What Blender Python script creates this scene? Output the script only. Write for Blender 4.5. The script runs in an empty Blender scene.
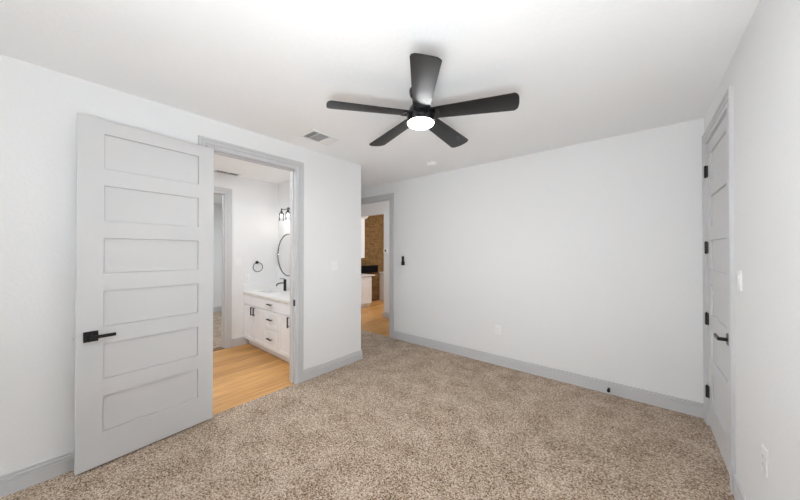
import bpy, bmesh, math, random
from mathutils import Vector, Matrix
random.seed(7)
SC = bpy.context.scene
COL = SC.collection
PI = math.pi

# ------------------------------------------------------------------ camera
cam = bpy.data.cameras.new('camera')
cam.sensor_width = 36.0
cam.lens = 36.0 * 286.19 / 800.0
cam.clip_start = 0.02
cam_o = bpy.data.objects.new('camera', cam)
COL.objects.link(cam_o)
cam_o.location = (3.032, 0.214, 1.513)
cam_o.rotation_euler = (math.radians(90.388), 0, math.radians(40.08))
SC.camera = cam_o

# ------------------------------------------------------------------ world, lights, exposure
W, D, H = 3.480, 4.002, 2.74          # right wall x, back wall y, ceiling height
FY = -4.20                            # front wall (behind the camera)
world = bpy.data.worlds.new('world')
SC.world = world
world.use_nodes = True
world.node_tree.nodes['Background'].inputs[0].default_value = (0.80, 0.90, 1.0, 1)
world.node_tree.nodes['Background'].inputs[1].default_value = 1.2


def area(name, loc, rot, sx, sy, power, color=(1, 1, 1), spread=180):
    l = bpy.data.lights.new(name, 'AREA')
    l.shape = 'RECTANGLE'
    l.size, l.size_y = sx, sy
    l.energy = power
    l.color = color
    l.spread = math.radians(spread)
    o = bpy.data.objects.new(name, l)
    o.location = loc
    o.rotation_euler = rot
    COL.objects.link(o)
    return o


def point(name, loc, power, color=(1, 1, 1), r=0.05):
    l = bpy.data.lights.new(name, 'POINT')
    l.energy = power
    l.color = color
    l.shadow_soft_size = r
    o = bpy.data.objects.new(name, l)
    o.location = loc
    COL.objects.link(o)
    return o


DAY = (0.925, 0.968, 1.0)
area('window_daylight', (1.05, FY + 0.02, 1.45), (PI / 2, 0, PI), 1.4, 1.7, 390, DAY)
area('bounce_flash', (2.95, 0.05, 1.15), (PI / 2 + math.radians(47), 0, math.radians(35)), 0.7, 0.7, 29, DAY, 150)
area('bath_fill_light', (-0.95, 1.0, 2.70), (0, 0, 0), 0.6, 0.9, 21, (0.93, 0.965, 1.0))  # unseen fill added to brighten the bathroom evenly, no fixture behind it
area('hall_fill_light', (-0.3, 4.6, 2.70), (0, 0, 0), 0.8, 0.4, 11, (0.92, 0.96, 1.0))  # added fill for the hall, not a known lamp
area('kitchen_fill_light', (-1.7, 6.9, 2.65), (0, math.radians(20), 0), 1.2, 1.8, 55, (1.0, 0.97, 0.92))  # unseen tilted fill added to light the kitchen beyond the hall
area('far_room_fill_light', (-3.6, 1.6, 2.70), (0, 0, 0), 0.5, 0.5, 26, (0.90, 0.96, 1.0))  # added fill for the room past the bathroom, source unseen

SC.view_settings.view_transform = 'Standard'
SC.view_settings.look = 'None'
SC.view_settings.gamma = 1
SC.view_settings.use_curve_mapping = False
SC.view_settings.exposure = 0.32
SC.cycles.use_denoising = True
SC.cycles.max_bounces = 12
SC.cycles.diffuse_bounces = 8
SC.cycles.sample_clamp_indirect = 6

# ------------------------------------------------------------------ materials
def new_mat(name):
    m = bpy.data.materials.new(name)
    m.use_nodes = True
    nt = m.node_tree
    return m, nt, nt.nodes['Principled BSDF']


def paint(name, col, rough=0.5, bump=0.0, scale=200.0, metal=0.0, spec=0.5, coat=0.0):
    """painted / plain surface with a faint procedural texture"""
    m, nt, b = new_mat(name)
    b.inputs['Roughness'].default_value = rough
    b.inputs['Metallic'].default_value = metal
    b.inputs['Specular IOR Level'].default_value = spec
    b.inputs['Coat Weight'].default_value = coat
    tc = nt.nodes.new('ShaderNodeTexCoord')
    nz = nt.nodes.new('ShaderNodeTexNoise')
    nz.inputs['Scale'].default_value = scale
    nz.inputs['Detail'].default_value = 3
    nt.links.new(tc.outputs['Object'], nz.inputs['Vector'])
    mx = nt.nodes.new('ShaderNodeMix')
    mx.data_type = 'RGBA'
    mx.inputs[6].default_value = (*[c * 0.985 for c in col], 1)
    mx.inputs[7].default_value = (*[min(1, c * 1.015) for c in col], 1)
    nt.links.new(nz.outputs['Fac'], mx.inputs[0])
    nt.links.new(mx.outputs[2], b.inputs['Base Color'])
    if bump:
        bp = nt.nodes.new('ShaderNodeBump')
        bp.inputs['Strength'].default_value = bump
        bp.inputs['Distance'].default_value = 0.004
        nt.links.new(nz.outputs['Fac'], bp.inputs['Height'])
        nt.links.new(bp.outputs['Normal'], b.inputs['Normal'])
    return m


def emit(name, col, s):
    m, nt, b = new_mat(name)
    b.inputs['Base Color'].default_value = (0.9, 0.9, 0.9, 1)
    b.inputs['Emission Color'].default_value = (*col, 1)
    b.inputs['Emission Strength'].default_value = s
    return m


M = {}
M['wall'] = paint('white_wall_paint', (0.805, 0.81, 0.815), 0.75, 0.22, 55)
M['ceil'] = paint('ceiling_paint', (0.90, 0.905, 0.91), 0.85, 0.30, 45)
M['trim'] = paint('grey_trim_paint', (0.58, 0.582, 0.592), 0.42, 0.0, 12)
M['door'] = paint('grey_door_paint', (0.63, 0.63, 0.635), 0.45, 0.0, 12)
M['black'] = paint('matte_black_metal', (0.012, 0.012, 0.013), 0.38, 0, 60, 0.3)
M['blade'] = paint('black_fan_blade', (0.008, 0.008, 0.009), 0.38, 0.05, 90)
M['housing'] = paint('black_fan_housing', (0.014, 0.014, 0.015), 0.16, 0, 60, 0.2)
M['plastic'] = paint('white_plastic', (0.86, 0.86, 0.86), 0.3)
M['duct'] = paint('dark_duct_metal', (0.13, 0.13, 0.13), 0.7)
M['vent'] = paint('white_vent_metal', (0.82, 0.82, 0.81), 0.45)
M['cab'] = paint('white_cabinet_paint', (0.86, 0.88, 0.91), 0.4)
M['quartz'] = paint('white_quartz', (0.80, 0.80, 0.79), 0.35, 0, 30)
M['ceramic'] = paint('white_ceramic', (0.88, 0.88, 0.88), 0.1)
M['steel'] = paint('brushed_steel', (0.62, 0.61, 0.59), 0.3, 0, 80, 1.0)
M['dark_metal'] = paint('dark_lamp_metal', (0.05, 0.048, 0.045), 0.4, 0, 80, 0.6)
M['screen'] = paint('black_screen', (0.004, 0.004, 0.0045), 0.8, 0, 40, 0, 0.1)
M['rubber'] = paint('dark_rubber', (0.05, 0.03, 0.02), 0.7)
M['lens'] = emit('fan_light_lens', (0.97, 0.985, 1.0), 135.0)
M['bulb'] = emit('lit_bulb', (1.0, 0.97, 0.93), 5.0)
m, nt, b = new_mat('mirror_glass')
b.inputs['Metallic'].default_value = 1.0
b.inputs['Roughness'].default_value = 0.02
b.inputs['Base Color'].default_value = (0.9, 0.9, 0.9, 1)
M['mirror'] = m


def glass(name, tint=(1, 1, 1)):
    m = bpy.data.materials.new(name)
    m.use_nodes = True
    nt = m.node_tree
    nt.nodes.remove(nt.nodes['Principled BSDF'])
    out = nt.nodes['Material Output']
    tr = nt.nodes.new('ShaderNodeBsdfTransparent')
    tr.inputs[0].default_value = (*tint, 1)
    gl = nt.nodes.new('ShaderNodeBsdfGlossy')
    gl.inputs['Roughness'].default_value = 0.03
    fr = nt.nodes.new('ShaderNodeFresnel')
    fr.inputs[0].default_value = 1.45
    mx = nt.nodes.new('ShaderNodeMixShader')
    nt.links.new(fr.outputs[0], mx.inputs[0])
    nt.links.new(tr.outputs[0], mx.inputs[1])
    nt.links.new(gl.outputs[0], mx.inputs[2])
    nt.links.new(mx.outputs[0], out.inputs[0])
    return m


M['chrome'] = paint('polished_dark_metal', (0.16, 0.16, 0.165), 0.16, 0, 60, 1.0)
M['glass'] = glass('clear_glass', (0.97, 0.98, 0.98))


def carpet_mat():
    m, nt, b = new_mat('speckled_beige_carpet')
    b.inputs['Roughness'].default_value = 1.0
    b.inputs['Specular IOR Level'].default_value = 0.05
    b.inputs['Sheen Weight'].default_value = 0.15
    N, L = nt.nodes, nt.links
    tc = N.new('ShaderNodeTexCoord')
    # fibre tufts
    v = N.new('ShaderNodeTexVoronoi'); v.inputs['Scale'].default_value = 150; v.inputs['Randomness'].default_value = 1
    L.new(tc.outputs['Object'], v.inputs['Vector'])
    sep = N.new('ShaderNodeSeparateColor'); L.new(v.outputs['Color'], sep.inputs[0])
    cr = N.new('ShaderNodeValToRGB')
    e = cr.color_ramp.elements
    cols = [(0.0, (0.105, 0.062, 0.034)), (0.20, (0.20, 0.130, 0.080)), (0.42, (0.345, 0.245, 0.165)),
            (0.68, (0.48, 0.37, 0.272)), (0.92, (0.62, 0.51, 0.41)), (1.0, (0.70, 0.60, 0.50))]
    e[0].position, e[0].color = cols[0][0], (*cols[0][1], 1)
    e[1].position, e[1].color = cols[-1][0], (*cols[-1][1], 1)
    for p_, c_ in cols[1:-1]:
        x = e.new(p_); x.color = (*c_, 1)
    # coarser clumps shift the tuft value
    n1 = N.new('ShaderNodeTexNoise'); n1.inputs['Scale'].default_value = 80; n1.inputs['Detail'].default_value = 3
    n1.inputs['Roughness'].default_value = 0.65
    L.new(tc.outputs['Object'], n1.inputs['Vector'])
    n2 = N.new('ShaderNodeTexNoise'); n2.inputs['Scale'].default_value = 4.5; n2.inputs['Detail'].default_value = 4
    L.new(tc.outputs['Object'], n2.inputs['Vector'])
    a1 = N.new('ShaderNodeMath'); a1.operation = 'MULTIPLY'; a1.inputs[1].default_value = 1.0
    L.new(sep.outputs[0], a1.inputs[0])
    a2 = N.new('ShaderNodeMath'); a2.operation = 'MULTIPLY_ADD'; a2.inputs[1].default_value = 1.6; L.new(n1.outputs['Fac'], a2.inputs[0]); L.new(a1.outputs[0], a2.inputs[2])
    a3 = N.new('ShaderNodeMath'); a3.operation = 'MULTIPLY_ADD'; a3.inputs[1].default_value = 0.7; L.new(n2.outputs['Fac'], a3.inputs[0]); L.new(a2.outputs[0], a3.inputs[2])
    a4 = N.new('ShaderNodeMath'); a4.operation = 'SUBTRACT'; a4.inputs[1].default_value = 1.08; L.new(a3.outputs[0], a4.inputs[0])
    L.new(a4.outputs[0], cr.inputs[0])
    L.new(cr.outputs[0], b.inputs['Base Color'])
    bp = N.new('ShaderNodeBump'); bp.inputs['Strength'].default_value = 0.7; bp.inputs['Distance'].default_value = 0.008
    L.new(a4.outputs[0], bp.inputs['Height'])
    L.new(bp.outputs[0], b.inputs['Normal'])
    return m


M['carpet'] = carpet_mat()


def wood_mat():
    m, nt, b = new_mat('oak_plank_floor')
    b.inputs['Roughness'].default_value = 0.42
    b.inputs['Specular IOR Level'].default_value = 0.35
    N, L = nt.nodes, nt.links
    tc = N.new('ShaderNodeTexCoord')
    mp = N.new('ShaderNodeMapping'); mp.inputs['Rotation'].default_value = (0, 0, PI / 2)
    L.new(tc.outputs['Object'], mp.inputs['Vector'])
    br = N.new('ShaderNodeTexBrick')
    br.inputs['Scale'].default_value = 1.0
    br.inputs['Brick Width'].default_value = 2.6
    br.inputs['Row Height'].default_value = 0.18
    br.inputs['Mortar Size'].default_value = 0.0015
    br.inputs['Color1'].default_value = (0.45, 0.23, 0.072, 1)
    br.inputs['Color2'].default_value = (0.68, 0.38, 0.14, 1)
    br.inputs['Mortar'].default_value = (0.20, 0.11, 0.05, 1)
    br.offset = 0.37
    L.new(mp.outputs[0], br.inputs['Vector'])
    mp2 = N.new('ShaderNodeMapping'); mp2.inputs['Scale'].default_value = (14, 0.9, 1)
    L.new(tc.outputs['Object'], mp2.inputs['Vector'])
    nz = N.new('ShaderNodeTexNoise'); nz.inputs['Scale'].default_value = 2.2; nz.inputs['Detail'].default_value = 5; nz.inputs['Distortion'].default_value = 0.6
    L.new(mp2.outputs[0], nz.inputs['Vector'])
    cr = N.new('ShaderNodeValToRGB')
    cr.color_ramp.elements[0].position = 0.3; cr.color_ramp.elements[0].color = (0.74, 0.70, 0.66, 1)
    cr.color_ramp.elements[1].position = 0.7; cr.color_ramp.elements[1].color = (1.12, 1.1, 1.06, 1)
    L.new(nz.outputs['Fac'], cr.inputs[0])
    mx = N.new('ShaderNodeMix'); mx.data_type = 'RGBA'; mx.blend_type = 'MULTIPLY'; mx.inputs[0].default_value = 1
    L.new(br.outputs['Color'], mx.inputs[6]); L.new(cr.outputs[0], mx.inputs[7])
    L.new(mx.outputs[2], b.inputs['Base Color'])
    bp = N.new('ShaderNodeBump'); bp.inputs['Strength'].default_value = 0.08
    L.new(nz.outputs['Fac'], bp.inputs['Height']); L.new(bp.outputs[0], b.inputs['Normal'])
    return m


M['wood'] = wood_mat()


def brick_mat():
    m, nt, b = new_mat('brown_brick')
    b.inputs['Roughness'].default_value = 0.85
    N, L = nt.nodes, nt.links
    tc = N.new('ShaderNodeTexCoord')
    mp = N.new('ShaderNodeMapping')
    mp.inputs['Rotation'].default_value = (PI / 2, 0, PI / 2)   # bricks run along y, stack along z
    cx = N.new('ShaderNodeSeparateXYZ'); L.new(tc.outputs['Object'], cx.inputs[0])
    cb = N.new('ShaderNodeCombineXYZ'); L.new(cx.outputs['Y'], cb.inputs['X']); L.new(cx.outputs['Z'], cb.inputs['Y'])
    br = N.new('ShaderNodeTexBrick')
    br.inputs['Scale'].default_value = 1.0
    br.inputs['Brick Width'].default_value = 0.21
    br.inputs['Row Height'].default_value = 0.075
    br.inputs['Mortar Size'].default_value = 0.006
    br.inputs['Color1'].default_value = (0.185, 0.10, 0.028, 1)
    br.inputs['Color2'].default_value = (0.125, 0.066, 0.019, 1)
    br.inputs['Mortar'].default_value = (0.17, 0.10, 0.036, 1)
    L.new(cb.outputs[0], br.inputs['Vector'])
    nz = N.new('ShaderNodeTexNoise'); nz.inputs['Scale'].default_value = 9; nz.inputs['Detail'].default_value = 4
    L.new(tc.outputs['Object'], nz.inputs['Vector'])
    cr = N.new('ShaderNodeValToRGB')
    cr.color_ramp.elements[0].position = 0.35; cr.color_ramp.elements[0].color = (0.78, 0.78, 0.78, 1)
    cr.color_ramp.elements[1].position = 0.65; cr.color_ramp.elements[1].color = (1.18, 1.16, 1.12, 1)
    L.new(nz.outputs['Fac'], cr.inputs[0])
    mx = N.new('ShaderNodeMix'); mx.data_type = 'RGBA'; mx.blend_type = 'MULTIPLY'; mx.inputs[0].default_value = 1
    L.new(br.outputs['Color'], mx.inputs[6]); L.new(cr.outputs[0], mx.inputs[7])
    L.new(mx.outputs[2], b.inputs['Base Color'])
    bp = N.new('ShaderNodeBump'); bp.inputs['Strength'].default_value = 0.5; bp.inputs['Distance'].default_value = 0.01; bp.invert = True
    L.new(br.outputs['Fac'], bp.inputs['Height']); L.new(bp.outputs[0], b.inputs['Normal'])
    return m


M['brick'] = brick_mat()

# ------------------------------------------------------------------ mesh helpers
class MB:
    """collects shapes and links them as ONE mesh object"""
    def __init__(self):
        self.bm = bmesh.new()

    def box(self, x0, x1, y0, y1, z0, z1, bev=0.0, seg=2, mat=None):
        r = bmesh.ops.create_cube(self.bm, size=1.0)
        vs = r['verts']
        for v in vs:
            v.co = Vector(((x0 + x1) / 2 + v.co.x * (x1 - x0), (y0 + y1) / 2 + v.co.y * (y1 - y0), (z0 + z1) / 2 + v.co.z * (z1 - z0)))
        if mat is not None:
            for v in vs:
                v.co = mat @ v.co
        if bev > 0:
            es = list({e for v in vs for e in v.link_edges})
            bmesh.ops.bevel(self.bm, geom=es, offset=bev, segments=seg, affect='EDGES', profile=0.7)
        return self

    def prism(self, prof, axis, a, b, origin=(0, 0, 0), udir=None, vdir=None):
        """profile points (u, v) extruded along axis from a to b"""
        ax = Vector(axis); u_ = Vector(udir); v_ = Vector(vdir); o = Vector(origin)
        r1 = [self.bm.verts.new(o + ax * a + u_ * p[0] + v_ * p[1]) for p in prof]
        r2 = [self.bm.verts.new(o + ax * b + u_ * p[0] + v_ * p[1]) for p in prof]
        n = len(prof)
        for i in range(n):
            j = (i + 1) % n
            self.bm.faces.new((r1[i], r1[j], r2[j], r2[i]))
        self.bm.faces.new(r1[::-1]); self.bm.faces.new(r2)
        return self

    def lathe(self, prof, c=(0, 0, 0), n=48, mat=None):
        """profile (r, z) spun around z"""
        c = Vector(c)
        rings = []
        T = mat or Matrix.Identity(4)
        for r, z in prof:
            if r < 1e-6:
                rings.append([self.bm.verts.new(T @ (Vector((0, 0, z))) + c)])
            else:
                rings.append([self.bm.verts.new(T @ Vector((r * math.cos(2 * PI * i / n), r * math.sin(2 * PI * i / n), z)) + c) for i in range(n)])
        for A, B in zip(rings, rings[1:]):
            for i in range(n):
                j = (i + 1) % n
                if len(A) == 1 and len(B) == 1:
                    continue
                if len(A) == 1:
                    self.bm.faces.new((A[0], B[j], B[i]))
                elif len(B) == 1:
                    self.bm.faces.new((A[i], A[j], B[0]))
                else:
                    self.bm.faces.new((A[i], A[j], B[j], B[i]))
        if len(rings[0]) > 1: self.bm.faces.new(rings[0][::-1])
        if len(rings[-1]) > 1: self.bm.faces.new(rings[-1])
        return self

    def tube(self, pts, r, n=12, closed=False):
        pts = [Vector(p) for p in pts]
        m = len(pts)
        rings = []
        prev = None
        for i, p in enumerate(pts):
            if closed:
                t = (pts[(i + 1) % m] - pts[i - 1]).normalized()
            else:
                t = (pts[min(i + 1, m - 1)] - pts[max(i - 1, 0)]).normalized()
            if prev is None:
                up = Vector((0, 0, 1)) if abs(t.z) < 0.9 else Vector((1, 0, 0))
                nrm = t.cross(up).normalized()
            else:
                nrm = (prev - t * prev.dot(t)).normalized()
            prev = nrm
            bn = t.cross(nrm)
            rings.append([self.bm.verts.new(p + (nrm * math.cos(2 * PI * k / n) + bn * math.sin(2 * PI * k / n)) * r) for k in range(n)])
        rng = range(m if closed else m - 1)
        for i in rng:
            A, B = rings[i], rings[(i + 1) % m]
            for k in range(n):
                l = (k + 1) % n
                self.bm.faces.new((A[k], A[l], B[l], B[k]))
        if not closed:
            self.bm.faces.new(rings[0][::-1]); self.bm.faces.new(rings[-1])
        return self

    def build(self, name, mat, parent=None, origin=None, smooth=False, world_coords=True):
        """mesh given in world coordinates unless the parent's own frame is used"""
        bmesh.ops.recalc_face_normals(self.bm, faces=self.bm.faces)
        off = Vector((0, 0, 0))
        if parent is not None and world_coords:
            inv = abs_matrix(parent).inverted()
            self.bm.transform(inv)
        if parent is None and origin is not None:
            off = Vector(origin)
            self.bm.transform(Matrix.Translation(-off))
        me = bpy.data.meshes.new(name)
        self.bm.to_mesh(me)
        self.bm.free()
        me.materials.append(mat)
        if smooth:
            for p_ in me.polygons:
                p_.use_smooth = True
            me.set_sharp_from_angle(angle=math.radians(35))
        o = bpy.data.objects.new(name, me)
        COL.objects.link(o)
        o.location = off
        if parent is not None:
            o.parent = parent
        return o


def abs_matrix(o):
    m = o.matrix_basis.copy()
    m = Matrix.Translation(o.location) @ o.rotation_euler.to_matrix().to_4x4()
    return abs_matrix(o.parent) @ m if o.parent else m


def tag(o, label, cat, group=None, kind=None):
    o['label'] = label
    o['category'] = cat
    if group: o['group'] = group
    if kind: o['kind'] = kind
    return o


def thing(name, label, cat, loc=(0, 0, 0), rotz=0.0, group=None, kind=None):
    o = bpy.data.objects.new(name, None)
    o.empty_display_size = 0.05
    COL.objects.link(o)
    o.location = loc
    o.rotation_euler = (0, 0, rotz)
    return tag(o, label, cat, group, kind)


def copy_tree(o, parent=None):
    c = o.copy()
    COL.objects.link(c)
    if parent is not None:
        c.parent = parent
    for ch in list(o.children):
        copy_tree(ch, c)
    return c


def struct(o, label, cat):
    return tag(o, label, cat, kind='structure')


# ------------------------------------------------------------------ room shell
T = 0.12
XB = -1.972                 # bathroom far wall
YB = 2.744                  # bathroom mirror wall
DY0, DY1, DZ = 1.100, 1.954, 2.46   # bathroom doorway in the left wall
HX0, HX1 = -1.305, -0.395            # hall doorway in the back wall
CY0, CY1 = 3.026, 3.864              # closet door in the right wall
XK = -3.30                  # kitchen brick wall

# floors
mb = MB(); mb.box(-0.01, W + T, FY - T, D, -0.1, 0.0); mb.box(-1.4, -0.01, 2.96, D, -0.1, 0.0)
struct(mb.build('floor', M['carpet']), 'speckled beige brown carpet covering the bedroom floor', 'floor')
struct(MB().box(XB + 0.0, -0.01, -0.4, YB, -0.1, -0.006).build('floor', M['wood']), 'oak plank floor of the bathroom beyond the open door', 'floor')
struct(MB().box(-5.5, 1.5, D, 9.2, -0.1, -0.006).build('floor', M['wood']), 'oak plank floor of the hall beyond the back doorway', 'floor')
struct(MB().box(-5.3, XB, -0.4, 3.2, -0.1, 0.0).build('floor', M['carpet']), 'carpet of the far room seen through the bathroom', 'floor')
struct(MB().box(XB - 0.13, XB + 0.002, 1.0, 1.9, -0.02, 0.004, 0.002).build('trim_13', paint('brown_threshold', (0.16, 0.08, 0.035), 0.5)), 'dark strip where far carpet meets bathroom planks', 'threshold')
# ceiling
mb = MB(); mb.box(-5.5, W + T, FY - T, 9.3, H, H + 0.1)
struct(mb.build('ceiling', M['ceil']), 'white textured ceiling', 'ceiling')

# left wall with the bathroom doorway
mb = MB()
mb.box(-T, 0, FY - T, -1.75, 0, H)
mb.box(-T, 0, -1.75, -0.25, 0, 0.55); mb.box(-T, 0, -1.75, -0.25, 2.3, H)
mb.box(-T, 0, -0.25, DY0 - 0.02, 0, H)
mb.box(-T, 0, DY1 + 0.02, 2.96, 0, H)
mb.box(-T, 0, DY0 - 0.02, DY1 + 0.02, DZ + 0.02, H)
struct(mb.build('wall_left', M['wall']), 'white left wall around the bathroom doorway', 'wall')
struct(MB().box(-2.1, -T, YB, 2.96, 0, H).build('wall_partition', M['wall']), 'white bathroom wall behind vanity and round mirror', 'wall')
struct(MB().box(-1.52, -1.4, 2.96, D, 0, H).build('wall_alcove', M['wall']), 'white end wall of the small entry alcove', 'wall')
# back wall
mb = MB()
mb.box(-2.6, HX0 - 0.02, D, D + T, 0, H)
mb.box(HX1 + 0.02, W + T, D, D + T, 0, H)
mb.box(HX0 - 0.02, HX1 + 0.02, D, D + T, DZ + 0.02, H)
struct(mb.build('wall_back', M['wall']), 'wide white back wall beside the hall doorway', 'wall')
# right wall
mb = MB()
mb.box(W, W + T, FY - T, CY0 - 0.02, 0, H)
mb.box(W, W + T, CY1 + 0.02, D, 0, H)
mb.box(W, W + T, CY0 - 0.02, CY1 + 0.02, DZ + 0.02, H)
struct(mb.build('wall_right', M['wall']), 'white right wall with the closed grey door', 'wall')
# front wall with window (behind camera)
wx0, wx1, wz0, wz1 = 0.3, 1.8, 0.55, 2.3
mb = MB()
mb.box(0, wx0, FY - T, FY, 0, H); mb.box(wx1, W, FY - T, FY, 0, H)
mb.box(wx0, wx1, FY - T, FY, 0, wz0); mb.box(wx0, wx1, FY - T, FY, wz1, H)
struct(mb.build('wall_front', M['wall']), 'white wall with the window', 'wall')
wn = thing('window_1', 'wide white framed window', 'window', ((wx0 + wx1) / 2, FY, wz0), kind='structure')
mb = MB()
for x in (wx0, (wx0 + wx1) / 2 - 0.025, wx1 - 0.05):
    mb.box(x, x + 0.05, FY - 0.09, FY - 0.04, wz0, wz1, 0.004)
for z in (wz0, (wz0 + wz1) / 2 - 0.02, wz1 - 0.05):
    mb.box(wx0 + 0.05, wx1 - 0.05, FY - 0.088, FY - 0.042, z, z + 0.05)
mb.build('window_frame', M['plastic'], wn)
MB().box(wx0 + 0.05, wx1 - 0.05, FY - 0.068, FY - 0.062, wz0 + 0.05, wz1 - 0.05).build('window_pane', M['glass'], wn)

w2 = thing('window_2', 'white framed window in the left wall', 'window', (0, -1.0, 0.55), kind='structure')
mb = MB()
for y in (-1.75, -1.025, -0.3):
    mb.box(-0.09, -0.04, y, y + 0.05, 0.55, 2.3, 0.004)
for z in (0.55, 1.40, 2.25):
    mb.box(-0.088, -0.042, -1.70, -0.30, z, z + 0.05)
mb.build('window_frame', M['plastic'], w2)
MB().box(-0.068, -0.062, -1.70, -0.30, 0.6, 2.25).build('window_pane', M['glass'], w2)

# bathroom far wall with doorway
BY0, BY1, = 1.07, 1.882
mb = MB()
mb.box(XB - T, XB, -0.4, BY0 - 0.02, 0, H)
mb.box(XB - T, XB, BY1 + 0.02, YB, 0, H)
mb.box(XB - T, XB, BY0 - 0.02, BY1 + 0.02, 2.44, H)
struct(mb.build('wall_bathroom', M['wall']), 'white bathroom wall with the towel ring', 'wall')
struct(MB().box(XB - T, -T - 0.0, -0.52, -0.4, 0, H).build('wall_bathroom_front', M['wall']), 'white near end wall of the bathroom', 'wall')
# far room
struct(MB().box(-5.3, -5.18, -0.5, 3.2, 0, H).build('wall_far_room', M['wall']), 'pale wall of the room beyond the bathroom', 'wall')
mb = MB(); mb.box(-5.3, -2.1, 3.2, 3.32, 0, H); mb.box(-5.3, -2.1, -0.52, -0.4, 0, H)
struct(mb.build('wall_far_room_sides', M['wall']), 'pale side walls of the room beyond the bathroom', 'wall')
# hall and kitchen
HY = 5.07
mb = MB(); mb.box(-1.55, 1.5, HY, HY + T, 0, H); mb.box(-3.3, -1.55, HY, HY + T, 2.41, H)
struct(mb.build('wall_hall', M['wall']), 'white hall wall and header over the wide opening to the kitchen', 'wall')
struct(MB().box(1.4, 1.52, D + T, HY, 0, H).build('wall_hall_end', M['wall']), 'white end wall of the hall', 'wall')
struct(MB().box(-3.42, XK, D + T, 9.1, 0, H).build('wall_kitchen', M['brick']), 'brown brick wall of the kitchen beyond the hall', 'wall')
struct(MB().box(-3.42, 1.5, 9.1, 9.22, 0, H).build('wall_kitchen_end', M['wall']), 'white end wall of the kitchen', 'wall')
struct(MB().box(1.4, 1.52, HY + T, 9.1, 0, H).build('wall_kitchen_right', M['wall']), 'white right wall of the kitchen', 'wall')

# ------------------------------------------------------------------ baseboards (profile: depth u, height v)
BBP = [(0, 0), (0.014, 0), (0.014, 0.086), (0.009, 0.087), (0.009, 0.092), (0.013, 0.093), (0.013, 0.108), (0.007, 0.113), (0.007, 0.118), (0.013, 0.122), (0.012, 0.130), (0, 0.132)]


def baseboard(name, label, axis, a, b, origin, out):
    mb = MB()
    mb.prism(BBP, axis, a, b, origin, out, (0, 0, 1))
    return struct(mb.build(name, M['trim']), label, 'baseboard')


baseboard('baseboard_left', 'grey baseboard at far left, partly behind the open door', (0, 1, 0), FY, DY0 - 0.12, (0, 0, 0), (1, 0, 0))
baseboard('baseboard_left_end', 'short grey baseboard between bathroom doorway and wall end', (0, 1, 0), DY1 + 0.105, 2.96 + 0.0165, (0, 0, 0), (1, 0, 0))
baseboard('baseboard_back', 'long grey baseboard along the back wall', (1, 0, 0), HX1 + 0.095, W, (0, D, 0), (0, -1, 0))
baseboard('baseboard_right', 'grey baseboard on the right wall past the closed door', (0, 1, 0), FY, CY0 - 0.10, (W, 0, 0), (-1, 0, 0))
baseboard('baseboard_bathroom', 'grey baseboard between far doorway and white vanity', (0, 1, 0), BY1 + 0.105, 2.30, (XB, 0, -0.006), (1, 0, 0))
baseboard('baseboard_far_room', 'grey baseboard in the room beyond the bathroom', (0, 1, 0), -0.4, 3.2, (-5.18, 0, 0), (1, 0, 0))
baseboard('baseboard_hall', 'grey baseboard under the thermostat in the hall', (1, 0, 0), -1.565, 1.4, (0, HY, -0.006), (0, -1, 0))
baseboard('baseboard_hall_corner', 'grey baseboard around the corner of the hall wall', (0, 1, 0), HY - 0.0165, HY + T, (-1.55, 0, -0.006), (-1, 0, 0))

# ------------------------------------------------------------------ casings and jambs
# casing cross-section: u = distance from opening edge outwards, v = thickness off the wall
CSP = [(0.004, 0), (0.004, 0.012), (0.010, 0.014), (0.030, 0.014), (0.032, 0.005), (0.042, 0.005), (0.046, 0.015), (0.066, 0.017), (0.068, 0.012), (0.071, 0.012), (0.073, 0.020), (0.092, 0.021), (0.096, 0.018), (0.096, 0)]


def casing(name, label, wall_axis, face, sign, a0, a1, ztop, z0=0.0, depth=T, stop=True, stop_side=0.5, face2=False):
    """door surround: jamb lining + mitred casing; wall_axis 'x' = wall at x=face, opening spans y a0..a1"""
    mb = MB()

    def P(a, z, v):         # along-wall coordinate, height, distance off the wall face
        return Vector((face + sign * v, a, z)) if wall_axis == 'x' else Vector((a, face + sign * v, z))
    faces_ = [(0, 1)]
    if face2: faces_.append((-depth, -1))
    for base, sg in faces_:
        rows = []
        for (u, v) in CSP:
            vv = base + sg * v
            rows.append([P(a0 - u, z0, vv), P(a0 - u, ztop + u, vv), P(a1 + u, ztop + u, vv), P(a1 + u, z0, vv)])
        vr = [[mb.bm.verts.new(c) for c in r] for r in rows]
        n = len(vr)
        for i in range(n):
            j = (i + 1) % n
            for k in range(3):
                mb.bm.faces.new((vr[i][k], vr[i][k + 1], vr[j][k + 1], vr[j][k]))
        mb.bm.faces.new([r[0] for r in vr]); mb.bm.faces.new([r[3] for r in vr])

    def bx(aa, ab, za, zb, va, vb):
        p, q = P(aa, za, va), P(ab, zb, vb)
        mb.box(min(p.x, q.x), max(p.x, q.x), min(p.y, q.y), max(p.y, q.y), min(p.z, q.z), max(p.z, q.z), 0.001, 1)
    jt = 0.0195
    bx(a0 - jt, a0, z0, ztop + jt, -depth, 0.001)
    bx(a1, a1 + jt, z0, ztop + jt, -depth, 0.001)
    bx(a0, a1, ztop, ztop + jt, -depth, 0.001)
    if stop:
        s0, s1 = -0.040 - 0.035, -0.040
        bx(a0 - 0.002, a0 + 0.011, z0, ztop, s0, s1)
        bx(a1 - 0.011, a1 + 0.002, z0, ztop, s0, s1)
        bx(a0, a1, ztop - 0.011, ztop + 0.002, s0, s1)
    return struct(mb.build(name, M['trim']), label, 'door trim')


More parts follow.
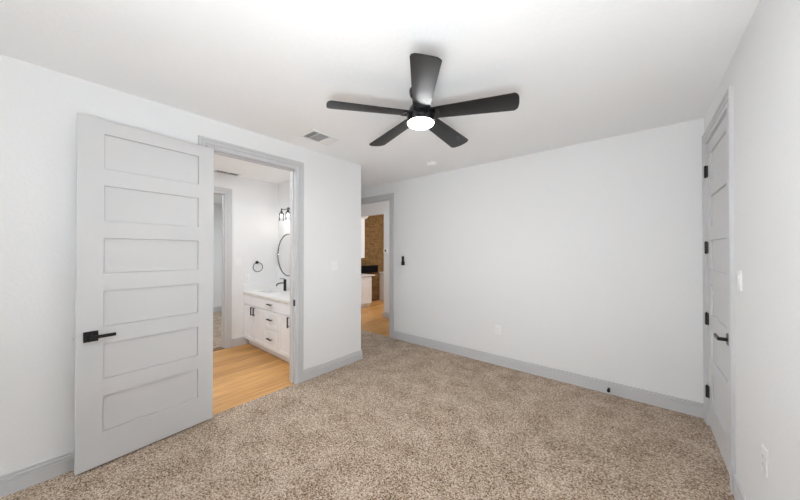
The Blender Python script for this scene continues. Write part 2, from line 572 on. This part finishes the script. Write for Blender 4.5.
tr1 = casing('trim_1', 'grey casing around the open bathroom doorway', 'x', 0.0, 1, DY0, DY1, DZ, 0.0, T, True, face2=True)
casing('trim_2', 'grey casing around the hall doorway in the back wall', 'y', D, -1, HX0, HX1, DZ, 0.0, T)
casing('trim_3', 'grey casing around the closed door on the right', 'x', W, -1, CY0, CY1, DZ, 0.0, T, False)
casing('trim_4', 'grey casing of the doorway at the far side of the bathroom', 'x', XB, 1, BY0, BY1, 2.42, -0.006, T, True)
# black strike plate on the bathroom jamb
mb = MB(); mb.box(-0.044, -0.002, DY1 - 0.003, DY1 + 0.001, 0.890, 0.962, 0.0008, 1)
sp = mb.build('strike_plate', M['black'], tr1); sp['label'] = 'black metal strike plate'

# ------------------------------------------------------------------ ladder doors
PANELS = [(0.24, 0.49), (0.61, 0.86), (0.983, 1.237), (1.36, 1.612), (1.733, 1.985), (2.105, 2.353)]


def door_leaf(width, back=True):
    """slab in own frame: x 0..width from hinge, y -0.035..0 (0 = face side), z from 0"""
    mb = MB()
    t = 0.035; st = 0.118; se = 0.129; r = 0.012; h = 2.44
    mb.box(0, st, -t, 0, 0.012, h + 0.012)
    mb.box(width - se, width, -t, 0, 0.012, h + 0.012)
    zs = [0.012] + [z for p_ in PANELS for z in p_] + [h + 0.012]
    for i in range(0, len(zs), 2):
        mb.box(st, width - se, -t, 0, zs[i], zs[i + 1])
    for (z0, z1) in PANELS:
        gr = 0.0035          # shadow gap where the flat panel sits in its frame
        mb.box(st + gr, width - se - gr, -t + r, -r, z0 + gr, z1 - gr)
        mb.box(st, width - se, -t / 2 - 0.001, -t / 2 + 0.001, z0, z1)
    return mb


def lever(mb, width, z, side=1):
    """square rose + bar lever on face y=0 near the free edge, bar pointing to the hinge"""
    cx = width - 0.068
    mb.box(cx - 0.036, cx + 0.036, 0, 0.009, z - 0.036, z + 0.036, 0.0015)
    mb.box(cx - 0.011, cx + 0.011, 0.008, 0.052, z - 0.011, z + 0.011, 0.002)
    mb.box(cx - 0.118, cx + 0.012, 0.044, 0.056, z - 0.011, z + 0.011, 0.002)
    return mb


# open bathroom door: hinged at the near jamb, swung back against the left wall
ang = math.atan2(0.287 - 1.113, 0.122 - 0.058)     # direction hinge -> free edge in plan
leaf_w = 0.829
d1 = thing('door_1', 'open grey six-panel door swung back against the left wall', 'door', (0.058, 1.113, 0.0), ang, kind='structure')
o = door_leaf(leaf_w).build('door_slab', M['door'], d1, world_coords=False)
o = lever(MB(), leaf_w, 0.928).build('door_handle', M['black'], d1, world_coords=False); o['label'] = 'black lever handle on a square rose'
mb = MB(); mb.box(leaf_w - 0.001, leaf_w + 0.002, -0.030, -0.005, 0.89, 0.95, 0.0008, 1)
mb.box(leaf_w, leaf_w + 0.013, -0.026, -0.010, 0.909, 0.931, 0.003)
o = mb.build('latch', M['steel'], d1, world_coords=False); o['label'] = 'small steel latch bolt'

# closed door in the right wall
ang3 = -PI / 2
d3 = thing('door_3', 'closed grey six-panel door in the right wall', 'door', (W + 0.002, CY1 - 0.003, 0.0), ang3, kind='structure')
# own frame: x runs to -y (towards camera); face y=0 must look to -x  -> local +y = world +x, so mirror
lw3 = CY1 - CY0 - 0.006
mb = door_leaf(lw3); mb.bm.transform(Matrix.Diagonal((1, -1, 1, 1))); mb.build('door_slab', M['door'], d3, world_coords=False)
mb = lever(MB(), lw3, 0.925); mb.bm.transform(Matrix.Diagonal((1, -1, 1, 1)))
o = mb.build('door_handle', M['black'], d3, world_coords=False); o['label'] = 'black lever handle on a square rose'
for z in (2.215, 1.55, 0.93, 0.295):
    mb = MB()
    for k in range(5):
        mb.lathe([(0.0100, 0), (0.0100, 0.0192)], (W - 0.010, CY1 + 0.001, z - 0.05 + k * 0.0202), 14)
    mb.lathe([(0, -0.006), (0.006, -0.004), (0.006, 0.106), (0, 0.108)], (W - 0.010, CY1 + 0.001, z - 0.05), 12)
    mb.box(W - 0.0060, W + 0.0015, CY1 - 0.026, CY1 + 0.018, z - 0.05, z + 0.05, 0.0008, 1)
    o = mb.build('hinge', M['black'], d3); o['label'] = 'black butt hinge'

# ------------------------------------------------------------------ ceiling fan
FX, FYY, FZ = 1.757, 1.972, 2.535
fan = thing('ceiling_fan', 'black five-blade ceiling fan with round lit light', 'ceiling fan', (FX, FYY, H))
MB().lathe([(0.086, 0.0), (0.086, -0.020), (0.078, -0.040), (0.050, -0.055), (0.022, -0.060), (0.0, -0.060)], (FX, FYY, H), 48).build('canopy', M['housing'], fan, smooth=True)
MB().lathe([(0.014, -0.05), (0.014, -0.13)], (FX, FYY, H), 20).build('downrod', M['housing'], fan, smooth=True)
MB().lathe([(0.0, 0.100), (0.040, 0.098), (0.066, 0.088), (0.082, 0.070), (0.092, 0.045), (0.100, 0.018), (0.105, -0.008), (0.107, -0.030), (0.107, -0.040), (0.105, -0.045), (0.099, -0.046), (0.0, -0.044)], (FX, FYY, FZ), 64).build('motor_housing', M['housing'], fan, smooth=True)
MB().lathe([(0.0995, -0.042), (0.0995, -0.048), (0.095, -0.053), (0.075, -0.059), (0.04, -0.062), (0.0, -0.063)], (FX, FYY, FZ), 64).build('light_lens', M['lens'], fan, smooth=True)


def blade_mesh():
    """blade along +x in own frame, pitched about its axis"""
    mb = MB()
    n = 24
    pitch = math.radians(-11.0)
    R0, R1 = 0.080, 0.684
    top, bot = [], []
    for i in range(n + 1):
        t = i / n
        x = R0 + (R1 - R0) * t
        w = 0.058 + (0.087 - 0.058) * t ** 0.85
        l = []
        for k in range(9):
            s = math.sin((-1 + 2 * k / 8) * PI / 2)
            # rounded tip: edges pull back
            xx = x
            if t > 0.80:
                xx = x - max(0, (t - 0.80) / 0.20) * 0.022 * abs(s) ** 8 + (t - 0.80) / 0.20 * 0.010 * (1 - s * s)
            y = s * w
            z = -0.004 * (1 - s * s)
            l.append((xx, y, z))
        top.append(l)
    Rm = Matrix.Rotation(math.radians(1.9), 4, 'Y') @ Matrix.Rotation(pitch, 4, 'X')
    vt = [[mb.bm.verts.new(Rm @ Vector((x, y, z + 0.0035))) for (x, y, z) in l] for l in top]
    vb = [[mb.bm.verts.new(Rm @ Vector((x, y, z - 0.0035))) for (x, y, z) in l] for l in top]
    for i in range(n):
        for k in range(8):
            mb.bm.faces.new((vt[i][k], vt[i + 1][k], vt[i + 1][k + 1], vt[i][k + 1]))
            mb.bm.faces.new((vb[i][k], vb[i][k + 1], vb[i + 1][k + 1], vb[i + 1][k]))
        mb.bm.faces.new((vt[i][0], vb[i][0], vb[i + 1][0], vt[i + 1][0]))
        mb.bm.faces.new((vt[i][8], vt[i + 1][8], vb[i + 1][8], vb[i][8]))
    for k in range(8):
        mb.bm.faces.new((vt[n][k], vb[n][k], vb[n][k + 1], vt[n][k + 1]))
        mb.bm.faces.new((vt[0][k], vt[0][k + 1], vb[0][k + 1], vb[0][k]))
    return mb


blade = blade_mesh().build('blade', M['blade'], fan, smooth=True, world_coords=False)
blade.location = (0, 0, FZ + 0.022 - H)
ROT = 5.382
Rb = Matrix.Rotation(math.radians(1.9), 4, 'Y') @ Matrix.Rotation(math.radians(-11.0), 4, 'X')
mb = MB()
pr_ = [(0.085, -0.050), (0.135, -0.055), (0.146, -0.042), (0.151, -0.020), (0.152, 0.0), (0.151, 0.020), (0.146, 0.042), (0.135, 0.055), (0.085, 0.050)]
mb.prism(pr_, (0, 0, 1), -0.0095, -0.0060, (0, 0, 0), (1, 0, 0), (0, 1, 0)); mb.bm.transform(Rb)
bracket = mb.build('blade_bracket', M['chrome'], blade, world_coords=False)
for k in range(5):
    o = blade if k == 0 else blade.copy()
    if k:
        COL.objects.link(o); o.parent = fan
        b2 = bracket.copy(); COL.objects.link(b2); b2.parent = o
    o.rotation_euler = (0, 0, ROT + k * 2 * PI / 5)

# ------------------------------------------------------------------ ceiling vent (bedroom)
def register(name, label, x0, x1, y0, y1, z, secs, along='x'):
    t = thing(name, label, 'vent', ((x0 + x1) / 2, (y0 + y1) / 2, z))
    mb = MB()
    b = 0.028
    mb.box(x0, x1, y0, y0 + b, z - 0.007, z, 0.003); mb.box(x0, x1, y1 - b, y1, z - 0.007, z, 0.003)
    mb.box(x0, x0 + b, y0 + b, y1 - b, z - 0.007, z, 0.003); mb.box(x1 - b, x1, y0 + b, y1 - b, z - 0.007, z, 0.003)
    for (s0, s1, tilt) in secs[1:]:
        mb.box(x0 + b, x1 - b, s0 - 0.007, s0 + 0.003, z - 0.006, z - 0.001)
    mb.build('frame', M['vent'], t)
    MB().box(x0 + b, x1 - b, y0 + b, y1 - b, z - 0.0012, z - 0.0004).build('duct_opening', M['duct'], t)
    for (s0, s1, tilt) in secs:
        n = max(2, int((s1 - s0) / 0.017))
        for i in range(n):
            yc = s0 + (i + 0.5) * (s1 - s0) / n
            mb = MB()
            T_ = Matrix.Translation((0, yc, z - 0.0062)) @ Matrix.Rotation(math.radians(tilt), 4, 'X')
            mb.box(x0 + b, x1 - b, -0.0078, 0.0078, -0.0006, 0.0006, mat=T_)
            mb.build('louver', M['vent'], t)
    return t


register('ceiling_vent', 'white ceiling air vent with dark louvers left of the fan', 0.281, 0.531, 1.835, 2.181, H,
         [(1.863, 1.925, 62), (1.932, 2.055, 66), (2.062, 2.153, -42)])
# bathroom vent
register('ceiling_vent', 'small ceiling vent above the far bathroom doorway', XB + 0.02, XB + 0.19, 1.70, 2.06, H,
         [(1.728, 1.88, 60), (1.887, 2.032, 60)])

# smoke detector
sd = thing('smoke_detector', 'small round white smoke detector on the ceiling', 'smoke detector', (0.835, 3.51, H))
MB().lathe([(0.066, 0), (0.066, -0.010), (0.060, -0.014)], (0.835, 3.51, H), 40).build('base', M['plastic'], sd, smooth=True)
MB().lathe([(0.058, -0.013), (0.056, -0.030), (0.046, -0.038), (0.018, -0.041), (0.016, -0.038), (0, -0.038)], (0.835, 3.51, H), 40).build('cover', M['plastic'], sd, smooth=True)

# ------------------------------------------------------------------ plates: built facing +x, then rotated
def plate(name, label, cat, loc, rotz, gangs=1, kind='switch', group=None):
    t = thing(name, label, cat, loc, rotz, group)
    w = 0.070 + (gangs - 1) * 0.046
    MB().box(0, 0.0075, -w / 2, w / 2, -0.0595, 0.0595, 0.0025).build('cover_plate', M['plastic'], t, world_coords=False)
    for g in range(gangs):
        yc = (g - (gangs - 1) / 2) * 0.046
        if kind == 'switch':
            T_ = Matrix.Translation((0.0080, yc, 0)) @ Matrix.Rotation(math.radians(4), 4, 'Y')
            MB().box(-0.002, 0.003, -0.0165, 0.0165, -0.033, 0.033, 0.001, mat=T_).build('rocker', M['plastic'], t, world_coords=False)
        else:
            for zc in (0.019, -0.019):
                mb = MB().lathe([(0.0165, 0.0), (0.0165, 0.0085), (0.015, 0.0095), (0, 0.0095)], (0, 0, 0), 24)
                mb.bm.transform(Matrix.Translation((0, yc, zc)) @ Matrix.Rotation(PI / 2, 4, 'Y'))
                s_ = mb.build('socket', M['plastic'], t, world_coords=False)
                mb = MB()
                mb.box(0.0092, 0.0100, yc - 0.0065, yc - 0.0045, zc - 0.001, zc + 0.006); mb.box(0.0092, 0.0100, yc + 0.0045, yc + 0.0065, zc - 0.001, zc + 0.006)
                mb.box(0.0092, 0.0100, yc - 0.0018, yc + 0.0018, zc - 0.009, zc - 0.0055)
                mb.build('slots', M['duct'], s_, world_coords=False)
    return t


plate('light_switch', 'white double light switch right of the bathroom doorway', 'switch', (0, 2.487, 1.335), 0, 2)
plate('light_switch', 'white light switch on the right wall beside the closed door', 'switch', (W, 2.790, 1.345), PI, 1)
plate('power_outlet', 'white outlet low on the back wall', 'outlet', (1.560, D, 0.468), -PI / 2, 1, 'outlet')
plate('power_outlet', 'white outlet low on the right wall near the camera', 'outlet', (W, 2.368, 0.525), PI, 1, 'outlet')
plate('light_switch', 'white switch on bathroom wall left of towel ring', 'switch', (XB, 2.085, 1.35), 0, 1)
plate('power_outlet', 'white outlet on bathroom wall above the vanity end', 'outlet', (XB, 2.225, 1.085), 0, 1, 'outlet')

# fan remote in its holder
rm = thing('fan_remote', 'black fan remote in a wall holder beside the hall doorway', 'remote control', (-0.078, D, 1.36))
mb = MB(); mb.box(-0.108, -0.048, D - 0.024, D, 1.285, 1.35, 0.003); mb.build('holder', M['black'], rm)
mb = MB(); mb.box(-0.104, -0.058, D - 0.019, D - 0.002, 1.30, 1.44, 0.005)
for k in range(3):
    mb.lathe([(0.005, 0), (0.005, 0.002), (0, 0.002)], (0, 0, 0), 12, Matrix.Translation((-0.08, D - 0.017, 1.36 + 0.022 * k)) @ Matrix.Rotation(PI / 2, 4, 'X'))
mb.build('remote_body', M['black'], rm)

# door stop on the back baseboard
ds = thing('door_stop', 'small black door stop on the back baseboard', 'door stop', (2.766, D - 0.014, 0.055))
Ry = Matrix.Rotation(PI / 2, 4, 'X')
mb = MB().lathe([(0.013, 0), (0.013, 0.004), (0.006, 0.006), (0.005, 0.052), (0.0, 0.052)], (2.766, D - 0.013, 0.055), 20, Ry)
mb.build('stem', M['black'], ds, smooth=True)
mb = MB().lathe([(0.007, 0.050), (0.014, 0.052), (0.015, 0.066), (0.011, 0.072), (0.0, 0.073)], (2.766, D - 0.013, 0.055), 20, Ry)
mb.build('rubber_tip', M['screen'], ds, smooth=True)

# ------------------------------------------------------------------ bathroom vanity
VY = 2.170                    # front plane of cabinet faces
VX0, VX1 = XB + 0.002, -T - 0.004
van = thing('bathroom_vanity', 'white shaker vanity cabinet with black pulls', 'cabinet', ((VX0 + VX1) / 2, YB, 0.0))
mb = MB()
mb.box(VX0, VX0 + 0.018, VY + 0.020, YB - 0.001, 0.10, 0.836); mb.box(VX1 - 0.018, VX1, VY + 0.020, YB - 0.001, 0.10, 0.836)
mb.box(VX0 + 0.018, VX1 - 0.018, YB - 0.014, YB - 0.001, 0.10, 0.836); mb.box(VX0 + 0.018, VX1 - 0.018, VY + 0.020, VY + 0.036, 0.10, 0.836)
mb.box(VX0 + 0.018, VX1 - 0.018, VY + 0.036, YB - 0.014, 0.10, 0.118)
mb.build('body', M['cab'], van)
MB().box(VX0 + 0.01, VX1, VY + 0.075, YB - 0.002, -0.005, 0.10).build('toe_kick', M['cab'], van)


def shaker(x0, x1, z0, z1, frame=0.055):
    mb = MB()
    f = min(frame, (z1 - z0) * 0.3)
    mb.box(x0, x0 + f, VY, VY + 0.019, z0, z1, 0.001, 1); mb.box(x1 - f, x1, VY, VY + 0.019, z0, z1, 0.001, 1)
    mb.box(x0 + f, x1 - f, VY, VY + 0.019, z0, z0 + f, 0.001, 1); mb.box(x0 + f, x1 - f, VY, VY + 0.019, z1 - f, z1, 0.001, 1)
    mb.box(x0 + f - 0.001, x1 - f + 0.001, VY + 0.006, VY + 0.017, z0 + f - 0.001, z1 - f + 0.001)
    return mb


def slab(x0, x1, z0, z1):
    return MB().box(x0, x1, VY, VY + 0.019, z0, z1, 0.0015, 1)


def pull(par, cx, cz, length, vertical):
    mb = MB(); h = length / 2
    if vertical:
        mb.box(cx - 0.0075, cx + 0.0075, VY - 0.036, VY - 0.022, cz - h, cz + h, 0.001, 1)
        for s in (-1, 1): mb.box(cx - 0.004, cx + 0.004, VY - 0.024, VY + 0.001, cz + s * (h - 0.012) - 0.004, cz + s * (h - 0.012) + 0.004)
    else:
        mb.box(cx - h, cx + h, VY - 0.036, VY - 0.022, cz - 0.0075, cz + 0.0075, 0.001, 1)
        for s in (-1, 1): mb.box(cx + s * (h - 0.012) - 0.004, cx + s * (h - 0.012) + 0.004, VY - 0.024, VY + 0.001, cz - 0.004, cz + 0.004)
    o = mb.build('pull', M['black'], par); o['label'] = 'black bar pull'
    return o


g = 0.004
XA, XC, XD = VX0, -1.225, -0.83
slab(XA + g, XC - g, 0.665, 0.828).build('false_drawer', M['cab'], van)
xm = (XA + XC) / 2
dr = shaker(XA + g, xm - g / 2, 0.105, 0.655).build('door', M['cab'], van); pull(dr, xm - 0.045, 0.585, 0.13, True)
dr = shaker(xm + g / 2, XC - g, 0.105, 0.655).build('door', M['cab'], van); pull(dr, xm + 0.045, 0.585, 0.13, True)
for z0, z1 in ((0.665, 0.828), (0.405, 0.655), (0.105, 0.395)):
    dr = slab(XC + g, XD - g, z0, z1).build('drawer', M['cab'], van) if z0 > 0.6 else shaker(XC + g, XD - g, z0, z1, 0.05).build('drawer', M['cab'], van)
    pull(dr, (XC + XD) / 2 - 0.02, (z0 + z1) / 2 + 0.01, 0.13, False)
slab(XD + g, VX1 - g, 0.665, 0.828).build('false_drawer', M['cab'], van)
xm2 = (XD + VX1) / 2
dr = shaker(XD + g, xm2 - g / 2, 0.105, 0.655).build('door', M['cab'], van); pull(dr, xm2 - 0.045, 0.585, 0.14, True)
dr = shaker(xm2 + g / 2, VX1 - g, 0.105, 0.655).build('door', M['cab'], van); pull(dr, xm2 + 0.045, 0.585, 0.14, True)

# countertop with basin opening
ct = thing('vanity_countertop', 'white quartz countertop with sink on the bathroom vanity', 'countertop', ((VX0 + VX1) / 2, YB, 0.837))
mb = MB()
y0, y1 = VY - 0.018, YB - 0.001
bx0, bx1, by0, by1 = xm - 0.20, xm + 0.20, 2.30, 2.58
mb.box(VX0, VX1, y0, by0, 0.837, 0.867); mb.box(VX0, VX1, by1, y1, 0.837, 0.867)
mb.box(VX0, bx0, by0, by1, 0.837, 0.867); mb.box(bx1, VX1, by0, by1, 0.837, 0.867)
mb.build('slab', M['quartz'], ct)
tag(MB().box(VX0 + 0.021, VX1, YB - 0.021, YB - 0.001, 0.868, 0.975, 0.001, 1).build('backsplash', M['quartz'], origin=((VX0 + VX1) / 2, YB - 0.01, 0.868)),
    'long white backsplash strip below the round mirror', 'backsplash')
tag(MB().box(VX0, VX0 + 0.020, y0, YB - 0.001, 0.868, 0.975, 0.001, 1).build('backsplash', M['quartz'], origin=(VX0 + 0.01, (y0 + YB) / 2, 0.868)),
    'short white backsplash strip under the towel ring', 'backsplash')
mb = MB()
mb.box(bx0 - 0.01, bx0, by0, by1, 0.72, 0.8365); mb.box(bx1, bx1 + 0.01, by0, by1, 0.72, 0.8365)
mb.box(bx0 - 0.01, bx1 + 0.01, by0 - 0.01, by0, 0.72, 0.8365); mb.box(bx0 - 0.01, bx1 + 0.01, by1, by1 + 0.01, 0.72, 0.8365)
mb.box(bx0 - 0.01, bx1 + 0.01, by0 - 0.01, by1 + 0.01, 0.71, 0.722)
mb.build('basin', M['ceramic'], ct)

# faucet
fcx, fcy = -1.515, 2.635
fa = thing('faucet', 'black single-hole faucet on the vanity countertop', 'faucet', (fcx, fcy, 0.867))
MB().lathe([(0.026, 0), (0.026, 0.006), (0.0225, 0.008), (0.0225, 0.185), (0.021, 0.188), (0, 0.188)], (fcx, fcy, 0.867), 28).build('body', M['black'], fa, smooth=True)
pts = [(fcx - 0.015, fcy - 0.01, 0.867 + 0.125)]
for i in range(9):
    a = i / 8 * PI / 2
    pts.append((fcx - 0.015 - 0.10 - 0.03 * math.sin(a), fcy - 0.01 - 0.06, 0.867 + 0.125 - 0.028 * (1 - math.cos(a))))
pts = [(fcx, fcy - 0.012, 0.998), (fcx - 0.004, fcy - 0.05, 1.000), (fcx - 0.008, fcy - 0.09, 0.998), (fcx - 0.010, fcy - 0.120, 0.988), (fcx - 0.011, fcy - 0.135, 0.972), (fcx - 0.011, fcy - 0.138, 0.955)]
MB().tube(pts, 0.010, 14).build('spout', M['black'], fa, smooth=True)
MB().tube([(fcx, fcy, 1.062), (fcx - 0.02, fcy - 0.04, 1.068), (fcx - 0.035, fcy - 0.075, 1.070)], 0.005, 10).build('handle', M['black'], fa, smooth=True)

# round mirror
mcx, mcz, mr = -1.575, 1.462, 0.352
mi = thing('round_mirror', 'round mirror with thin black frame above the vanity', 'mirror', (mcx, YB, mcz))
MB().lathe([(mr, 0), (mr, 0.020), (mr - 0.004, 0.020), (mr - 0.004, 0.018), (0, 0.018)], (mcx, YB - 0.002, mcz), 96, Ry).build('glass', M['mirror'], mi, smooth=True)
MB().lathe([(mr + 0.0005, 0), (mr + 0.008, 0), (mr + 0.008, 0.026), (mr - 0.003, 0.026), (mr - 0.003, 0.0205), (mr + 0.0005, 0.0205), (mr + 0.0005, 0)], (mcx, YB - 0.002, mcz), 96, Ry).build('frame', M['black'], mi, smooth=True)

# vanity light
vl = thing('vanity_light', 'three-lamp dark metal bath light with clear shades above mirror', 'wall lamp', (-1.42, YB, 2.19))
lx = [-1.635, -1.42, -1.205]
ly = YB - 0.11
MB().box(-1.50, -1.34, YB - 0.022, YB, 2.165, 2.285, 0.003).build('back_plate', M['dark_metal'], vl)
mb = MB(); mb.tube([(-1.42, YB - 0.01, 2.225), (-1.42, ly, 2.225)], 0.008, 10); mb.tube([(lx[0], ly, 2.225), (lx[2], ly, 2.225)], 0.007, 10)
mb.build('arm', M['dark_metal'], vl, smooth=True)
for x in lx:
    MB().lathe([(0.0, 0.048), (0.010, 0.046), (0.009, 0.0), (0.019, -0.002), (0.020, -0.040), (0.0, -0.040)], (x, ly, 2.205), 24).build('lamp_holder', M['dark_metal'], vl, smooth=True)
    MB().lathe([(0.0275, -0.030), (0.036, -0.036), (0.038, -0.165), (0.0365, -0.165), (0.0345, -0.040), (0.0275, -0.034)], (x, ly, 2.205), 28).build('lamp_shade', M['glass'], vl, smooth=True)
    MB().lathe([(0.012, -0.055), (0.012, -0.062), (0.018, -0.080), (0.019, -0.095), (0.012, -0.110), (0, -0.114)], (x, ly, 2.205), 20).build('bulb', M['bulb'], vl, smooth=True)
    point('vanity_bulb_light', (x, ly - 0.02, 2.00), 0.6, (1.0, 0.94, 0.88), 0.05)

# towel ring
tr = thing('towel_ring', 'black towel ring on the bathroom wall', 'towel ring', (XB, 2.375, 1.335))
Rx = Matrix.Rotation(PI / 2, 4, 'Y')
mb = MB().lathe([(0.026, 0), (0.026, 0.008), (0.012, 0.012), (0.010, 0.045), (0, 0.046)], (XB, 2.375, 1.335), 24, Rx)
mb.build('mount', M['black'], tr, smooth=True)
ring = [(XB + 0.04, 2.375 + 0.078 * math.sin(2 * PI * i / 48), 1.335 - 0.078 + 0.078 * math.cos(2 * PI * i / 48)) for i in range(48)]
MB().tube(ring, 0.0052, 10, True).build('ring', M['black'], tr, smooth=True)

# ------------------------------------------------------------------ hall and kitchen things
th = thing('thermostat', 'white thermostat with dark display on the hall wall', 'thermostat', (-1.478, HY, 1.540))
MB().box(-1.535, -1.421, HY - 0.022, HY, 1.488, 1.592, 0.004).build('body', M['plastic'], th)
MB().box(-1.500, -1.452, HY - 0.0235, HY - 0.0215, 1.520, 1.568).build('display', M['duct'], th)


def kit_cab(y0, y1, label):
    t = thing('kitchen_cabinet', label, 'cabinet', (XK + 0.3, (y0 + y1) / 2, -0.006), group=None)
    mb = MB(); mb.box(XK + 0.002, XK + 0.61, y0, y1, 0.094, 0.848); mb.box(XK + 0.002, XK + 0.55, y0, y1, -0.006, 0.094)
    mb.build('body', M['cab'], t)
    n = max(1, round((y1 - y0) / 0.45))
    w = (y1 - y0) / n
    for i in range(n):
        a, b_ = y0 + i * w + 0.004, y0 + (i + 1) * w - 0.004
        x = XK + 0.611
        mb = MB(); f = 0.055
        mb.box(x, x + 0.018, a, a + f, 0.11, 0.84); mb.box(x, x + 0.018, b_ - f, b_, 0.11, 0.84)
        mb.box(x, x + 0.018, a + f, b_ - f, 0.11, 0.11 + f); mb.box(x, x + 0.018, a + f, b_ - f, 0.84 - f, 0.84)
        mb.box(x, x + 0.010, a + f, b_ - f, 0.11 + f, 0.84 - f)
        mb.build('door', M['cab'], t)
    return t


kit_cab(4.45, 5.775, 'white base cabinets seen through the hall doorway, nearer pair')
tag(MB().box(XK + 0.002, XK + 0.65, 4.43, 5.885, 0.849, 0.879, 0.002).build('kitchen_countertop', M['quartz'], origin=(XK + 0.3, 5.2, 0.849)),
    'white countertop on the nearer kitchen base cabinets', 'countertop')
kit_cab(6.73, 8.3, 'white base cabinets beyond the brick gap, half hidden by hall wall')
tag(MB().box(XK + 0.002, XK + 0.65, 6.71, 8.3, 0.849, 0.879, 0.002).build('kitchen_countertop', M['quartz'], origin=(XK + 0.3, 7.5, 0.849)),
    'white countertop on the farther kitchen base cabinets', 'countertop')
wc = thing('wall_cabinet', 'tall white wall cabinet with crown against the brick wall', 'cabinet', (XK, 5.3, 1.34))
MB().box(XK + 0.002, XK + 0.31, 4.5, 5.79, 1.34, 2.46).build('body', M['cab'], wc)
mb = MB()
for i in range(3):
    a, b_ = 4.5 + i * 0.43 + 0.003, 4.5 + (i + 1) * 0.43 - 0.003
    mb = MB(); x = XK + 0.311; f = 0.055
    mb.box(x, x + 0.018, a, a + f, 1.345, 2.455); mb.box(x, x + 0.018, b_ - f, b_, 1.345, 2.455)
    mb.box(x, x + 0.018, a + f, b_ - f, 1.345, 1.345 + f); mb.box(x, x + 0.018, a + f, b_ - f, 2.455 - f, 2.455)
    mb.box(x, x + 0.010, a + f, b_ - f, 1.4, 2.4)
    mb.build('door', M['cab'], wc)
mb = MB(); mb.prism([(0, 0), (0.34, 0), (0.40, 0.06), (0.40, 0.075), (0, 0.075)], (0, 1, 0), 4.48, 5.86, (XK + 0.002, 0, 2.46), (1, 0, 0), (0, 0, 1))
mb.build('crown', M['cab'], wc)
scr = thing('television', 'black flat screen against the brick wall above the counter', 'screen', (XK + 0.03, 6.1, 0.885))
MB().box(XK + 0.012, XK + 0.045, 5.40, 6.62, 0.885, 1.10, 0.003).build('panel', M['screen'], scr)
MB().box(XK, XK + 0.012, 5.9, 6.2, 0.93, 1.05).build('wall_bracket', M['black'], scr)
